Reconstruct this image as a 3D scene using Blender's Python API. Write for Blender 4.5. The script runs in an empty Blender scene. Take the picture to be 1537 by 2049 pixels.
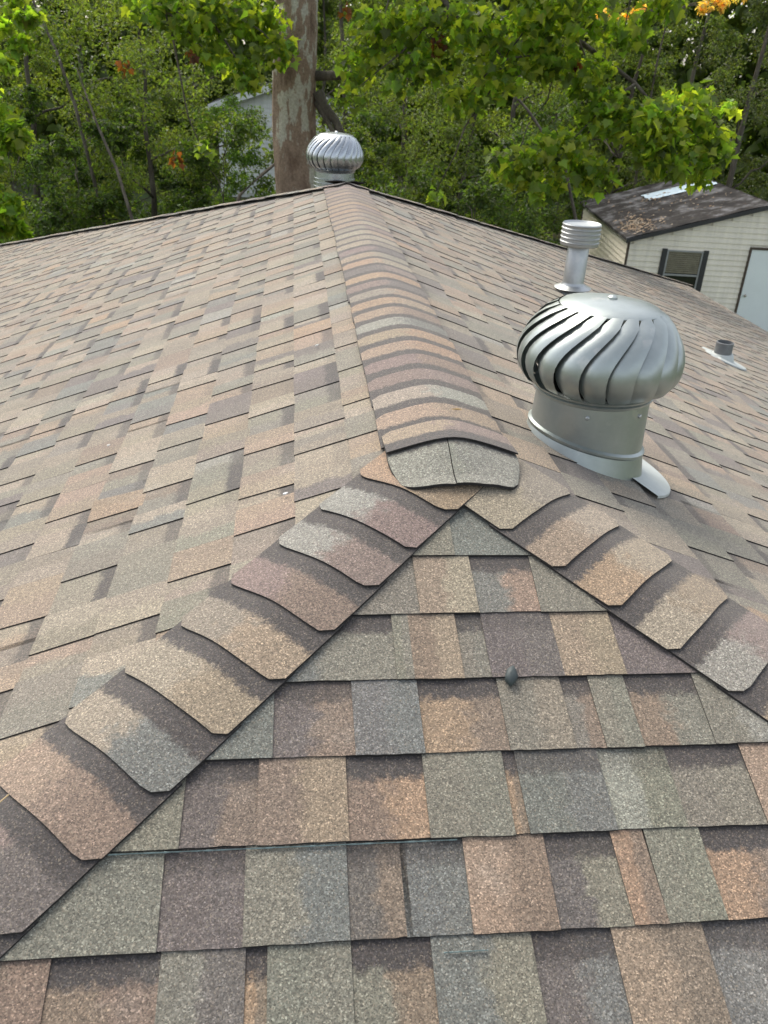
import bpy, math, random
import numpy as np
from mathutils import Vector, Matrix, Euler

# ------------------------------------------------------------------ camera, sky, sun, exposure
sc = bpy.context.scene
COL = sc.collection
CAM = np.array([-0.365, -1.772, 0.776]); YAW, PITCH, ROLL, FPX = -0.1075, 0.4927, 0.0566, 1686.4
RT = np.array([0.99429006, -0.09438429, 0.04978842])
UP = np.array([0.00109728, 0.4755899, 0.87966644])
FW = np.array([0.10670556, 0.87458896, -0.47297788])
cd = bpy.data.cameras.new('camera'); cam = bpy.data.objects.new('camera', cd); COL.objects.link(cam)
cd.sensor_fit = 'HORIZONTAL'; cd.sensor_width = 36; cd.lens = FPX / 1537 * 36
cd.dof.use_dof = True; cd.dof.focus_distance = 1.95; cd.dof.aperture_fstop = 14
cd.clip_start = 0.02; cd.clip_end = 3000
cam.matrix_world = Matrix(((RT[0], UP[0], -FW[0], CAM[0]), (RT[1], UP[1], -FW[1], CAM[1]), (RT[2], UP[2], -FW[2], CAM[2]), (0, 0, 0, 1)))
sc.camera = cam
SUN_EL, SUN_AZ = math.radians(50), math.radians(-28)      # azimuth from +Y, negative towards -X
w = bpy.data.worlds.new('World'); sc.world = w; w.use_nodes = True
wn = w.node_tree
sky = wn.nodes.new('ShaderNodeTexSky'); sky.sky_type = 'NISHITA'; sky.sun_disc = False
sky.sun_elevation = SUN_EL; sky.sun_rotation = SUN_AZ; sky.air_density = 1.0; sky.dust_density = 3.0; sky.ozone_density = 0.6
bg = wn.nodes['Background']; bg.inputs[1].default_value = 0.15
hs = wn.nodes.new('ShaderNodeHueSaturation'); hs.inputs['Saturation'].default_value = .42      # thin even cloud: a paler sky all round
wn.links.new(sky.outputs[0], hs.inputs['Color']); wn.links.new(hs.outputs[0], bg.inputs[0])
sl = bpy.data.lights.new('sun', 'SUN'); sl.energy = 1.2; sl.angle = math.radians(40); sl.color = (1.0, 0.91, 0.76)
sun = bpy.data.objects.new('sun', sl); COL.objects.link(sun)
sdir = Vector((math.sin(SUN_AZ) * math.cos(SUN_EL), math.cos(SUN_AZ) * math.cos(SUN_EL), math.sin(SUN_EL)))
sun.rotation_euler = sdir.to_track_quat('Z', 'Y').to_euler(); sun.location = sdir * 40
sc.view_settings.view_transform = 'Standard'; sc.view_settings.look = 'None'
sc.view_settings.exposure = 1.08; sc.view_settings.gamma = 1; sc.view_settings.use_curve_mapping = False

random.seed(11); rng = np.random.default_rng(11)
U = random.uniform

# ------------------------------------------------------------------ material helpers
def mat(name):
    m = bpy.data.materials.new(name); m.use_nodes = True
    nt = m.node_tree; b = nt.nodes['Principled BSDF']
    return m, nt, b
def N(nt, t, **kw):
    n = nt.nodes.new(t)
    for k, v in kw.items(): setattr(n, k, v)
    return n
def L(nt, a, b): nt.links.new(a, b)
def ramp(nt, src, pts):
    r = N(nt, 'ShaderNodeValToRGB'); e = r.color_ramp.elements
    while len(e) > 1: e.remove(e[-1])
    e[0].position = pts[0][0]; e[0].color = tuple(pts[0][1]) + (1,) if len(pts[0][1]) == 3 else pts[0][1]
    for p, c in pts[1:]:
        x = e.new(p); x.color = tuple(c) + (1,)
    L(nt, src, r.inputs[0]); return r.outputs[0]
def mixc(nt, fac, a, b, mode='MIX'):
    n = N(nt, 'ShaderNodeMix', data_type='RGBA', blend_type=mode)
    for s, v in ((n.inputs[0], fac), (n.inputs[6], a), (n.inputs[7], b)):
        if isinstance(v, (int, float)): s.default_value = v
        elif isinstance(v, tuple): s.default_value = v if len(v) == 4 else v + (1,)
        else: L(nt, v, s)
    return n.outputs[2]
def mth(nt, op, a, b=0.0, c=0.0):
    n = N(nt, 'ShaderNodeMath', operation=op)
    for i, v in enumerate((a, b, c)):
        if isinstance(v, (int, float)): n.inputs[i].default_value = v
        else: L(nt, v, n.inputs[i])
    return n.outputs[0]
def noise(nt, vec, scale, detail=3, rough=0.55):
    n = N(nt, 'ShaderNodeTexNoise'); n.inputs['Scale'].default_value = scale
    n.inputs['Detail'].default_value = detail; n.inputs['Roughness'].default_value = rough
    L(nt, vec, n.inputs['Vector']); return n
def sstep(nt, v, a, b):
    n = N(nt, 'ShaderNodeMapRange', interpolation_type='SMOOTHSTEP')
    L(nt, v, n.inputs[0]); n.inputs[1].default_value = a; n.inputs[2].default_value = b
    return n.outputs[0]

def shingle_material(name='asphalt_shingle_granules'):
    m, nt, b = mat(name)
    geo = N(nt, 'ShaderNodeNewGeometry'); pos = geo.outputs['Position']
    a1 = N(nt, 'ShaderNodeAttribute', attribute_name='col'); a2 = N(nt, 'ShaderNodeAttribute', attribute_name='colb')
    uv = N(nt, 'ShaderNodeUVMap', uv_map='uv'); sx = N(nt, 'ShaderNodeSeparateXYZ'); L(nt, uv.outputs[0], sx.inputs[0])
    n1 = noise(nt, pos, 28, 4, .6).outputs['Fac']
    f = mth(nt, 'ADD', sx.outputs[0], mth(nt, 'MULTIPLY', mth(nt, 'SUBTRACT', n1, .5), .75))
    base = mixc(nt, sstep(nt, f, .42, .62), a1.outputs['Color'], a2.outputs['Color'])
    # printed dark shade band at the head of the tab (colb alpha = strength)
    nb = noise(nt, pos, 70, 3, .7).outputs['Fac']
    vv = mth(nt, 'ADD', sx.outputs[1], mth(nt, 'MULTIPLY', mth(nt, 'SUBTRACT', nb, .5), .34))
    bm = mth(nt, 'MULTIPLY', sstep(nt, vv, .66, .78), a2.outputs['Alpha'])
    base = mixc(nt, bm, base, (.030, .026, .027))
    # weathering: dust scuffs
    n2 = noise(nt, pos, 3.1, 5, .65).outputs['Fac']
    base = mixc(nt, mth(nt, 'MULTIPLY', sstep(nt, n2, .56, .78), .30), base, (.30, .29, .255))
    n4 = noise(nt, pos, 1.3, 4, .6).outputs['Fac']
    base = mixc(nt, mth(nt, 'MULTIPLY', sstep(nt, n4, .5, .75), .22), base, (.085, .078, .065))
    # granules
    v = N(nt, 'ShaderNodeTexVoronoi'); v.inputs['Scale'].default_value = 490; L(nt, pos, v.inputs['Vector'])
    s3 = N(nt, 'ShaderNodeSeparateColor'); L(nt, v.outputs['Color'], s3.inputs[0])
    k = ramp(nt, s3.outputs[0], [(0, (.42,) * 3), (.25, (.74,) * 3), (.6, (.98,) * 3), (.85, (1.28,) * 3), (.97, (1.85,) * 3), (1, (2.5,) * 3)])
    n3 = noise(nt, pos, 190, 2, .7).outputs['Fac']
    k2 = ramp(nt, n3, [(.25, (.72,) * 3), (.75, (1.3,) * 3)])
    hue = ramp(nt, s3.outputs[2], [(0, (.10, .095, .09)), (.3, (.15, .145, .13)), (.55, (.20, .155, .11)), (.8, (.25, .17, .10)), (1, (.22, .21, .19))])
    base = mixc(nt, .09, base, hue)      # granules of other colours mixed into each blend
    base = mixc(nt, 1.0, base, k, 'MULTIPLY'); base = mixc(nt, 1.0, base, k2, 'MULTIPLY')
    base = mixc(nt, sstep(nt, s3.outputs[1], .90, .97), base, mixc(nt, .3, base, (.36, .30, .22)))
    L(nt, base, b.inputs['Base Color'])
    b.inputs['Roughness'].default_value = .82
    b.inputs['Specular IOR Level'].default_value = .35
    b.inputs['Sheen Weight'].default_value = .22; b.inputs['Sheen Roughness'].default_value = .6
    b.inputs['Sheen Tint'].default_value = (.9, .86, .8, 1)
    bp = N(nt, 'ShaderNodeBump'); bp.inputs['Strength'].default_value = .55; bp.inputs['Distance'].default_value = .0012
    L(nt, mth(nt, 'ADD', s3.outputs[2], n3), bp.inputs['Height']); L(nt, bp.outputs[0], b.inputs['Normal'])
    return m
def simple(name, color, rough=.7, metal=0, var=.25, scale=6, color2=None, spec=.5):
    m, nt, b = mat(name)
    geo = N(nt, 'ShaderNodeNewGeometry')
    n = noise(nt, geo.outputs['Position'], scale, 5, .6).outputs['Fac']
    c2 = color2 or tuple(c * (1 - var) for c in color)
    L(nt, ramp(nt, n, [(.32, color), (.68, c2)]), b.inputs['Base Color'])
    b.inputs['Roughness'].default_value = rough; b.inputs['Metallic'].default_value = metal
    b.inputs['Specular IOR Level'].default_value = spec
    return m
def metal_material(name, c1, c2, rough, metal, spots=.5):
    m, nt, b = mat(name)
    geo = N(nt, 'ShaderNodeNewGeometry'); p = geo.outputs['Position']
    n = noise(nt, p, 9, 5, .65).outputs['Fac']; n2 = noise(nt, p, 60, 3, .6).outputs['Fac']
    n3 = noise(nt, p, 16, 4, .6).outputs['Fac']
    base = ramp(nt, n, [(.3, c1), (.7, c2)])
    base = mixc(nt, mth(nt, 'MULTIPLY', sstep(nt, n3, .60, .72), spots), base, (.62, .60, .55))
    L(nt, base, b.inputs['Base Color'])
    r = N(nt, 'ShaderNodeMapRange'); L(nt, n2, r.inputs[0]); r.inputs[3].default_value = rough - .07; r.inputs[4].default_value = rough + .12
    L(nt, r.outputs[0], b.inputs['Roughness']); b.inputs['Metallic'].default_value = metal
    bp = N(nt, 'ShaderNodeBump'); bp.inputs['Strength'].default_value = .12; bp.inputs['Distance'].default_value = .004
    L(nt, noise(nt, p, 14, 3).outputs['Fac'], bp.inputs['Height']); L(nt, bp.outputs[0], b.inputs['Normal'])
    return m
def leaf_material(name, trans=.45):
    m, nt, b = mat(name); nt.nodes.remove(b); out = nt.nodes['Material Output']
    a = N(nt, 'ShaderNodeAttribute', attribute_name='col')
    d = N(nt, 'ShaderNodeBsdfPrincipled'); d.inputs['Roughness'].default_value = .48; d.inputs['Specular IOR Level'].default_value = .45
    L(nt, a.outputs['Color'], d.inputs['Base Color'])
    t = N(nt, 'ShaderNodeBsdfTranslucent')
    tc = mixc(nt, 1.0, a.outputs['Color'], (2.1, 2.4, .65), 'MULTIPLY'); L(nt, tc, t.inputs[0])
    mx = N(nt, 'ShaderNodeMixShader'); mx.inputs[0].default_value = trans
    L(nt, d.outputs[0], mx.inputs[1]); L(nt, t.outputs[0], mx.inputs[2]); L(nt, mx.outputs[0], out.inputs[0])
    return m
def siding_material(name, c):
    m, nt, b = mat(name)
    geo = N(nt, 'ShaderNodeNewGeometry'); p = geo.outputs['Position']
    mp = N(nt, 'ShaderNodeMapping'); mp.inputs['Scale'].default_value = (3, 3, .35); L(nt, p, mp.inputs[0])
    n = noise(nt, mp.outputs[0], 3, 5, .6).outputs['Fac']
    L(nt, ramp(nt, n, [(.35, c), (.75, tuple(x * .8 for x in c))]), b.inputs['Base Color'])
    b.inputs['Roughness'].default_value = .55
    return m
def bark_material(name, c1, c2, c3, scale, zs=.35):
    m, nt, b = mat(name)
    geo = N(nt, 'ShaderNodeNewGeometry'); p = geo.outputs['Position']
    mp = N(nt, 'ShaderNodeMapping'); mp.inputs['Scale'].default_value = (1, 1, zs); L(nt, p, mp.inputs[0])
    n = noise(nt, mp.outputs[0], scale, 5, .62).outputs['Fac']; n2 = noise(nt, p, scale * 6, 4, .65).outputs['Fac']
    base = ramp(nt, n, [(.38, c1), (.47, c2), (.53, c2), (.56, c3), (.75, c3)])
    base = mixc(nt, .55, base, ramp(nt, n2, [(.3, (.45,) * 3), (.7, (1.4,) * 3)]), 'MULTIPLY')
    L(nt, base, b.inputs['Base Color']); b.inputs['Roughness'].default_value = .9
    bp = N(nt, 'ShaderNodeBump'); bp.inputs['Strength'].default_value = .8; bp.inputs['Distance'].default_value = .03
    L(nt, mth(nt, 'ADD', n, n2), bp.inputs['Height']); L(nt, bp.outputs[0], b.inputs['Normal'])
    return m

M_SH = shingle_material()
M_EDGE = simple('asphalt_cut_edge', (.028, .025, .024), .95, 0, .5, 150)
M_DECK = simple('roofing_felt', (.03, .028, .027), .95)
M_TURB = metal_material('weathered_aluminium_paint', (.42, .455, .44), (.33, .365, .35), .36, .78, .35)
M_GALV = metal_material('bright_galvanised_steel', (.46, .49, .51), (.36, .39, .41), .26, .95, .1)
M_PIPE = metal_material('dull_galvanised_steel', (.48, .50, .50), (.38, .40, .40), .42, .85, .3)
M_DARK = simple('steel_and_interior_shade', (.04, .035, .032), .7, .3)  # near-black: spindle steel, and shade painted inside the vent
M_LEAD = metal_material('lead_boot', (.52, .55, .53), (.42, .45, .43), .6, .1, .3)
M_PVC = simple('grey_pvc', (.17, .18, .185), .5, 0, .25, 30)
M_SID = siding_material('cream_vinyl_siding', (.88, .82, .69))
M_WHITE = siding_material('white_siding', (.86, .87, .86))
M_DOOR = simple('pale_blue_door_paint', (.80, .86, .85), .45, 0, .05, 2)
M_TRIM = simple('charcoal_trim', (.035, .036, .038), .55)
M_WOODTRIM = simple('weathered_brown_trim', (.10, .075, .055), .8, 0, .4, 12)
M_GLASS = simple('dark_window_glass', (.012, .013, .013), .08)
M_BLIND = simple('dusty_window_blind', (.22, .20, .14), .7, 0, .3, 8)
M_FRAME = simple('grey_window_frame', (.34, .35, .34), .5)
M_BRASS = metal_material('door_knob_metal', (.5, .46, .38), (.4, .36, .3), .3, 1)
M_LITTER = simple('fallen_leaf', (.20, .115, .05), .8, 0, .5, 6, (.32, .27, .20))
M_TIN = metal_material('bare_tin_sheet', (.56, .68, .78), (.46, .58, .68), .4, .4, .2)
M_LEAF = leaf_material('broad_leaf', .6)
M_LEAF2 = leaf_material('understorey_leaf', .48)
M_SYC = bark_material('sycamore_bark', (.14, .092, .06), (.25, .18, .125), (.42, .40, .32), 5.0, .33)
M_BARK = bark_material('grey_brown_bark', (.07, .058, .045), (.10, .085, .065), (.15, .13, .10), 8, .2)

def shed_roof_material():
    m, nt, b = mat('old_tar_roll_roofing')
    geo = N(nt, 'ShaderNodeNewGeometry'); p = geo.outputs['Position']
    n = noise(nt, p, 2.2, 6, .68).outputs['Fac']; n2 = noise(nt, p, 13, 5, .7).outputs['Fac']
    base = ramp(nt, n, [(.36, (.016, .015, .015)), (.5, (.038, .035, .033)), (.64, (.15, .15, .155))])
    base = mixc(nt, mth(nt, 'MULTIPLY', sstep(nt, n2, .60, .72), .7), base, (.13, .095, .06))
    L(nt, base, b.inputs['Base Color']); b.inputs['Roughness'].default_value = .95
    b.inputs['Specular IOR Level'].default_value = .2
    return m
M_SROOF = shed_roof_material()
def ground_material():
    m, nt, b = mat('grass_and_leaf_litter')
    geo = N(nt, 'ShaderNodeNewGeometry'); p = geo.outputs['Position']
    n = noise(nt, p, .35, 6, .65).outputs['Fac']; n2 = noise(nt, p, 9, 5, .7).outputs['Fac']
    base = ramp(nt, n, [(.35, (.10, .085, .045)), (.5, (.075, .10, .035)), (.65, (.09, .15, .04))])
    base = mixc(nt, .8, base, ramp(nt, n2, [(.3, (.4,) * 3), (.7, (1.5,) * 3)]), 'MULTIPLY')
    L(nt, base, b.inputs['Base Color']); b.inputs['Roughness'].default_value = .95
    bp = N(nt, 'ShaderNodeBump'); bp.inputs['Strength'].default_value = .7; bp.inputs['Distance'].default_value = .06
    L(nt, n2, bp.inputs['Height']); L(nt, bp.outputs[0], b.inputs['Normal'])
    return m

# ------------------------------------------------------------------ object helpers
def ob(name, me, parent=None, mats=()):
    o = bpy.data.objects.new(name, me); COL.objects.link(o)
    for x in mats: me.materials.append(x)
    if parent: o.parent = parent
    return o
def empty(name, loc, label, cat, group=None, rot=(0, 0, 0)):
    o = bpy.data.objects.new(name, None); COL.objects.link(o); o.location = loc; o.rotation_euler = rot
    o['label'] = label; o['category'] = cat; o.empty_display_size = .1
    if group: o['group'] = group
    return o
def tag(o, label, cat, group=None):
    o['label'] = label; o['category'] = cat
    if group: o['group'] = group
    return o
def mesh(name, V, F, smooth=False, mi=None):
    me = bpy.data.meshes.new(name); me.from_pydata([tuple(map(float, v)) for v in V], [], F)
    if mi is not None: me.polygons.foreach_set('material_index', mi)
    if smooth: me.polygons.foreach_set('use_smooth', [True] * len(me.polygons))
    me.update(); return me
class MB:
    def __init__(s): s.V = []; s.F = []
    def add(s, V, F):
        o = len(s.V); s.V += [tuple(v) for v in V]; s.F += [tuple(i + o for i in f) for f in F]; return s
    def box(s, x0, x1, y0, y1, z0, z1):
        V = [(x, y, z) for z in (z0, z1) for y in (y0, y1) for x in (x0, x1)]
        return s.add(V, [(0, 2, 3, 1), (4, 5, 7, 6), (0, 1, 5, 4), (2, 6, 7, 3), (0, 4, 6, 2), (1, 3, 7, 5)])
    def lathe(s, prof, n=32, cap0=False, cap1=False, cx=0, cy=0):
        V = [(cx + r * math.cos(2 * math.pi * i / n), cy + r * math.sin(2 * math.pi * i / n), z) for r, z in prof for i in range(n)]
        F = [(j * n + i, j * n + (i + 1) % n, (j + 1) * n + (i + 1) % n, (j + 1) * n + i) for j in range(len(prof) - 1) for i in range(n)]
        if cap0: F.append(tuple(range(n - 1, -1, -1)))
        if cap1: F.append(tuple((len(prof) - 1) * n + i for i in range(n)))
        return s.add(V, F)
    def tube(s, pts, rad, n=10):
        pts = [Vector(p) for p in pts]; V = []; up = Vector((.13, .31, .94))
        for i, p in enumerate(pts):
            d = (pts[min(i + 1, len(pts) - 1)] - pts[max(i - 1, 0)]).normalized()
            a = d.cross(Vector((1, 0, .1)) if abs(d.z) > .8 else up).normalized(); b = d.cross(a)
            for k in range(n):
                t = 2 * math.pi * k / n; V.append(p + (a * math.cos(t) + b * math.sin(t)) * rad[i])
        m = len(pts)
        F = [(j * n + k, j * n + (k + 1) % n, (j + 1) * n + (k + 1) % n, (j + 1) * n + k) for j in range(m - 1) for k in range(n)]
        F += [tuple(range(n - 1, -1, -1)), tuple((m - 1) * n + k for k in range(n))]
        return s.add(V, F)
    def build(s, name, m, parent=None, smooth=False):
        return ob(name, mesh(name, s.V, s.F, smooth), parent, [m])
def autosmooth(o, ang=40):
    me = o.data
    me.polygons.foreach_set('use_smooth', [True] * len(me.polygons))
    me.set_sharp_from_angle(angle=math.radians(ang))

# ------------------------------------------------------------------ ground
GZ = -4.5
me = mesh('ground', [(-900, -900, GZ), (900, -900, GZ), (900, 900, GZ), (-900, 900, GZ)], [(0, 1, 2, 3)])
g = ob('ground', me, None, [ground_material()]); g['kind'] = 'structure'

# ------------------------------------------------------------------ the house and its hip roof
m_, mf = 0.370, 0.355
C, S = 1 / math.hypot(1, m_), m_ / math.hypot(1, m_)
CF, SF = 1 / math.hypot(1, mf), mf / math.hypot(1, mf)
K = m_ / mf; LR = 4.47; W = 6.1; EX = 0.143
KB = 1.2; mb_ = m_ / KB; CB, SB = 1 / math.hypot(1, mb_), mb_ / math.hypot(1, mb_)
DM = W / C; DF = W * K / CF
house = empty('house', (0, 3, GZ), 'large hip roof house under weathered brown and grey asphalt shingles', 'house')
house_inv = Matrix.Translation((0, -3, -GZ))
def hpart(name, me, mats, parent=house):
    me.transform(house_inv); return ob(name, me, parent, mats)
YF, YB, ZE = -W * K, LR + W * KB, -W * m_
V = [(0, 0, -.004), (0, LR, -.004), (-W, YF, ZE), (W, YF, ZE), (W, YB, ZE), (-W, YB, ZE)]
V += [(x, y, z - .16) for x, y, z in V[2:]]
F = [(0, 2, 3), (0, 3, 4, 1), (1, 4, 5), (0, 1, 5, 2), (2, 6, 7, 3), (3, 7, 8, 4), (4, 8, 9, 5), (5, 9, 6, 2), (9, 8, 7, 6)]
deck = hpart('roof_deck', mesh('roof_deck', V, F), [M_DECK])
wi = .45
mbx = MB()
for a in ((-W + wi, W - wi, YF + wi, YF + wi + .12), (-W + wi, W - wi, YB - wi - .12, YB - wi), (-W + wi, -W + wi + .12, YF + wi + .12, YB - wi - .12), (W - wi - .12, W - wi, YF + wi + .12, YB - wi - .12)):
    mbx.box(*a, GZ, ZE - .16)
hpart('wall', mesh('wall', mbx.V, mbx.F), [siding_material('house_wall_paint', (.55, .50, .42))])

# palettes: real granule blends of the shingles (linear albedo)
PAL = {'T': (0.216, 0.16, 0.11), 'O': (0.24, 0.162, 0.1), 'L': (0.226, 0.19, 0.14), 'G': (0.139, 0.132, 0.103), 'S': (0.108, 0.114, 0.104), 'P': (0.09, 0.077, 0.073), 'B': (0.152, 0.111, 0.08), 'Y': (0.178, 0.151, 0.114), 'W': (0.19, 0.191, 0.162), 'M': (0.15, 0.108, 0.094)}
MEAN = (.195, .165, .126)
def jit(c, a=.12):
    k = U(1 - a, 1 + a); return tuple(x * k * U(.96, 1.04) for x in PAL[c])
def pick(wts):
    ks = list(wts); return random.choices(ks, [wts[k] for k in ks])[0]
LEFTW = dict(T=20, O=3, L=26, G=22, S=5, P=8, B=4, Y=26, W=3)
RIGHTW = dict(T=18, O=3, L=18, G=22, S=5, P=10, B=8, Y=24, W=2)

def to_world(face, t, d, h):
    if face == 'R': return (d * C + h * S, t, -d * S + h * C)
    if face == 'L': return (-d * C - h * S, t, -d * S + h * C)
    if face == 'B': return (t, LR + d * CB + h * SB, -d * SB + h * CB)
    return (t, -d * CF - h * SF, -d * SF + h * CF)
def clip(poly, a, b, c):             # keep a*t+b*d+c>=0
    out = []
    for i in range(len(poly)):
        p, q = poly[i], poly[(i + 1) % len(poly)]
        fp, fq = a * p[0] + b * p[1] + c, a * q[0] + b * q[1] + c
        if fp >= 0: out.append(p)
        if (fp >= 0) != (fq >= 0):
            s = fp / (fp - fq); out.append((p[0] + s * (q[0] - p[0]), p[1] + s * (q[1] - p[1])))
    return out
HALF = {'R': [(1, K * C, 0), (-1, KB * C, LR)], 'L': [(1, K * C, 0), (-1, KB * C, LR)], 'F': [(1, CF / K, 0), (-1, CF / K, 0)], 'B': [(1, CB / KB, 0), (-1, CB / KB, 0)]}
def project(P):
    d = np.asarray(P) - CAM; z = d @ FW
    return 768.5 + FPX * (d @ RT) / z, 1024.5 - FPX * (d @ UP) / z, z
pieces = []      # (score, V, F, col, colb, uv, mi)
def tab(face, t0, t1, db, h0, h1, ca, cb, band, jag=0, lift=0, slant=0, top=None):
    """one shingle tab: butt edge at slope distance db, from t0 to t1 along the course"""
    dt = db - EX - .014 if top is None else top
    n = jag
    jj = [0] + [U(-.0009, .0009) for _ in range(max(n - 1, 0))] + [0] if n else [0, 0]
    if not n: n = 1
    sk = U(-.0015, .0015)
    poly = [(t0 + (t1 - t0) * i / n, db + jj[i] + sk * i / n) for i in range(n + 1)]
    poly += [(t1 + slant, dt), (t0 + slant, dt)]
    for a, b, c in HALF[face]:      # cut back a little from hips and ridge, the caps bridge the gap
        poly = clip(poly, a, b, c - .06 * math.hypot(a, b))
        if len(poly) < 3: return
    DMX = DF if face == 'F' else W * KB / CB if face == 'B' else DM
    poly = clip(poly, 0, -1, DMX + .02); poly = clip(poly, 0, 1, -.05) if len(poly) > 2 else poly
    if len(poly) < 3: return
    top_v, bot_v, uvs = [], [], []
    for t, d in poly:
        v = (db - d) / EX; u = (t - t0) / max(t1 - t0, 1e-4)
        h = h0 + (h1 - h0) * v + lift * max(0, 1 - v * 1.2) * (u if lift > 0 else 0)
        top_v.append(to_world(face, t, d, h)); bot_v.append(to_world(face, t, d, -.003)); uvs.append((u, v))
    k = len(poly); P = [Vector(p) for p in top_v]
    nrm = Vector((0, 0, 0))
    for i in range(k): nrm += P[i].cross(P[(i + 1) % k])
    if nrm.z < 0:
        top_v.reverse(); bot_v.reverse(); uvs.reverse()
    F = [tuple(range(k))] + [(i, k + i, k + (i + 1) % k, (i + 1) % k) for i in range(k)]
    # how large it shows in the photograph
    pr = [project(p) for p in top_v]; score = 0
    if all(p[2] > .05 for p in pr):
        A = abs(sum(pr[i][0] * pr[(i + 1) % k][1] - pr[(i + 1) % k][0] * pr[i][1] for i in range(k))) / 2
        cx, cy = sum(p[0] for p in pr) / k, sum(p[1] for p in pr) / k
        vis = -60 < cx < 1600 and -60 < cy < 2110
        score = A if vis else 0
    pieces.append((score, top_v + bot_v, F, ca + (1,), cb + (band,), uvs + uvs, [0] + [1] * k))

H_R, H_T = .0052, .0080     # recessed layer and proud tooth, height at the butt
def course(face, db, ta, tb, wts):
    t = ta - U(0, .2); tooth = random.random() < .5
    strip = t + U(.3, .95)
    while t < tb:
        wd = U(.085, .185) if tooth else U(.05, .155)
        c1 = pick(wts); c2 = c1 if random.random() < .72 else pick(wts)
        a, b = jit(c1), jit(c2)
        if face != 'F': a, b = (tuple(x * .88 + y * .12 for x, y in zip(q, MEAN)) for q in (a, b))
        lift = 0
        if tooth and random.random() < .04: lift = U(.005, .013) if face != 'F' and db > .4 and -K * C * db + .4 < t < LR + KB * C * db - .6 else 0
        gap = 0
        if t > strip: gap = .003; strip = t + .95
        if tooth: tab(face, t + gap, t + wd, db, H_T, .0050, a, b, 1.0 if random.random() < .12 else 0, 0, lift, U(-.006, .006))
        else: tab(face, t - .008, t + wd + .008, db - .001, H_R, .0015, a, b, U(.55, .95) if random.random() < .68 else .2, 0, 0, 0)
        t += wd
        tooth = not tooth if random.random() < .86 else tooth

# front hip face: the rows that lie nearest, tab by tab (x limits in metres, blend, head band, proud?)
ROWS = {
 1: [(-.30, -.038, 'GG', 0, 1), (-.038, .30, 'SG', .0, 0)],
 2: [(-.45, -.124, 'GG', 0, 0), (-.124, -.008, 'TL', 0, 1), (-.008, .114, 'ST', 1, 0), (.114, .45, 'GG', 0, 1)],
 3: [(-.50, -.180, 'SG', 1, 0), (-.180, -.148, 'GG', 0, 1), (-.148, -.057, 'BT', 0, 1), (-.057, -.009, 'GG', .9, 0), (-.006, .130, 'PP', .5, 1), (.130, .248, 'TT', 0, 1), (.248, .60, 'PG', .3, 0)],
 4: [(-.75, -.400, 'SS', 0, 1), (-.400, -.262, 'PB', .8, 0), (-.262, -.144, 'SS', 0, 1), (-.144, .003, 'OB', 1, 0), (.003, .120, 'GY', 0, 1), (.120, .170, 'GB', .9, 0), (.173, .241, 'GG', 0, 1), (.241, .371, 'BG', 1, 0), (.371, .52, 'GW', 0, 1), (.52, .8, 'BB', 1, 0)],
 5: [(-1.0, -.540, 'GG', 0, 1), (-.540, -.422, 'PB', .9, 0), (-.422, -.279, 'BT', 0, 1), (-.279, -.151, 'BO', 1, 0), (-.151, -.014, 'GG', 0, 1), (-.014, .007, 'OB', 1, 0), (.010, .155, 'SS', .7, 1), (.155, .269, 'WG', .3, 0), (.269, .410, 'GG', 1, 0), (.410, .55, 'TL', 0, 1), (.55, 1.0, 'GS', 1, 0)],
 6: [(-1.0, -.558, 'GG', 0, 1), (-.558, -.438, 'PP', .6, 0), (-.438, -.284, 'GS', 0, 1), (-.284, -.198, 'PB', .6, 0), (-.195, -.103, 'SS', .6, 0), (-.103, .028, 'TB', 0, 1), (.028, .143, 'PG', .9, 0), (.143, .197, 'OB', 0, 1), (.197, .290, 'GG', 0, 1), (.290, .43, 'OB', 1, 0), (.43, .60, 'GS', 0, 1), (.60, 1.2, 'BT', 1, 0)],
 7: [(-1.3, -.85, 'SP', 0, 1), (-.85, -.700, 'GB', 0, 1), (-.700, -.551, 'BB', 1, 0), (-.551, -.433, 'GP', 0, 1), (-.433, -.405, 'OB', 1, 0), (-.402, -.283, 'GG', 0, 1), (-.283, -.167, 'GB', 1, 0), (-.167, -.017, 'SG', 0, 1), (-.017, .104, 'PS', .9, 0), (.104, .246, 'TB', 0, 1), (.246, .40, 'SP', .8, 0), (.40, .55, 'TT', 0, 1), (.55, .75, 'GP', 1, 0), (.75, 1.3, 'OB', 0, 1)],
}
for k in range(-1, 46):
    db = .342 + (k - 1) * EX
    if k in ROWS:
        for (a, b, cc, band, prd) in ROWS[k]:
            if prd: tab('F', a, b, db, .0092, .0045, jit(cc[0], .05), jit(cc[1], .05), band, 7, 0, U(-.003, .003))
            else: tab('F', a - .006, b + .006, db - .001, .0072, .0015, jit(cc[0], .05), jit(cc[1], .05), band, 7)
    elif db > .02: course('F', db, -db - .1, db + .1, RIGHTW)
for k in range(-1, 46):
    db = .242 + k * EX
    if db < DM + .02: course('L', db, -K * C * db - .1, LR + KB * C * db + .1, LEFTW)
    db = .306 + (k - 1) * EX
    if .02 < db < DM + .02: course('R', db, -K * C * db - .1, LR + KB * C * db + .1, RIGHTW)
for k in range(0, 46):
    db = .2 + k * EX
    if db < W * KB / CB: tab('B', -db - .1, db + .1, db, H_T, .003, jit('Y'), jit('B'), .8)

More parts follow.
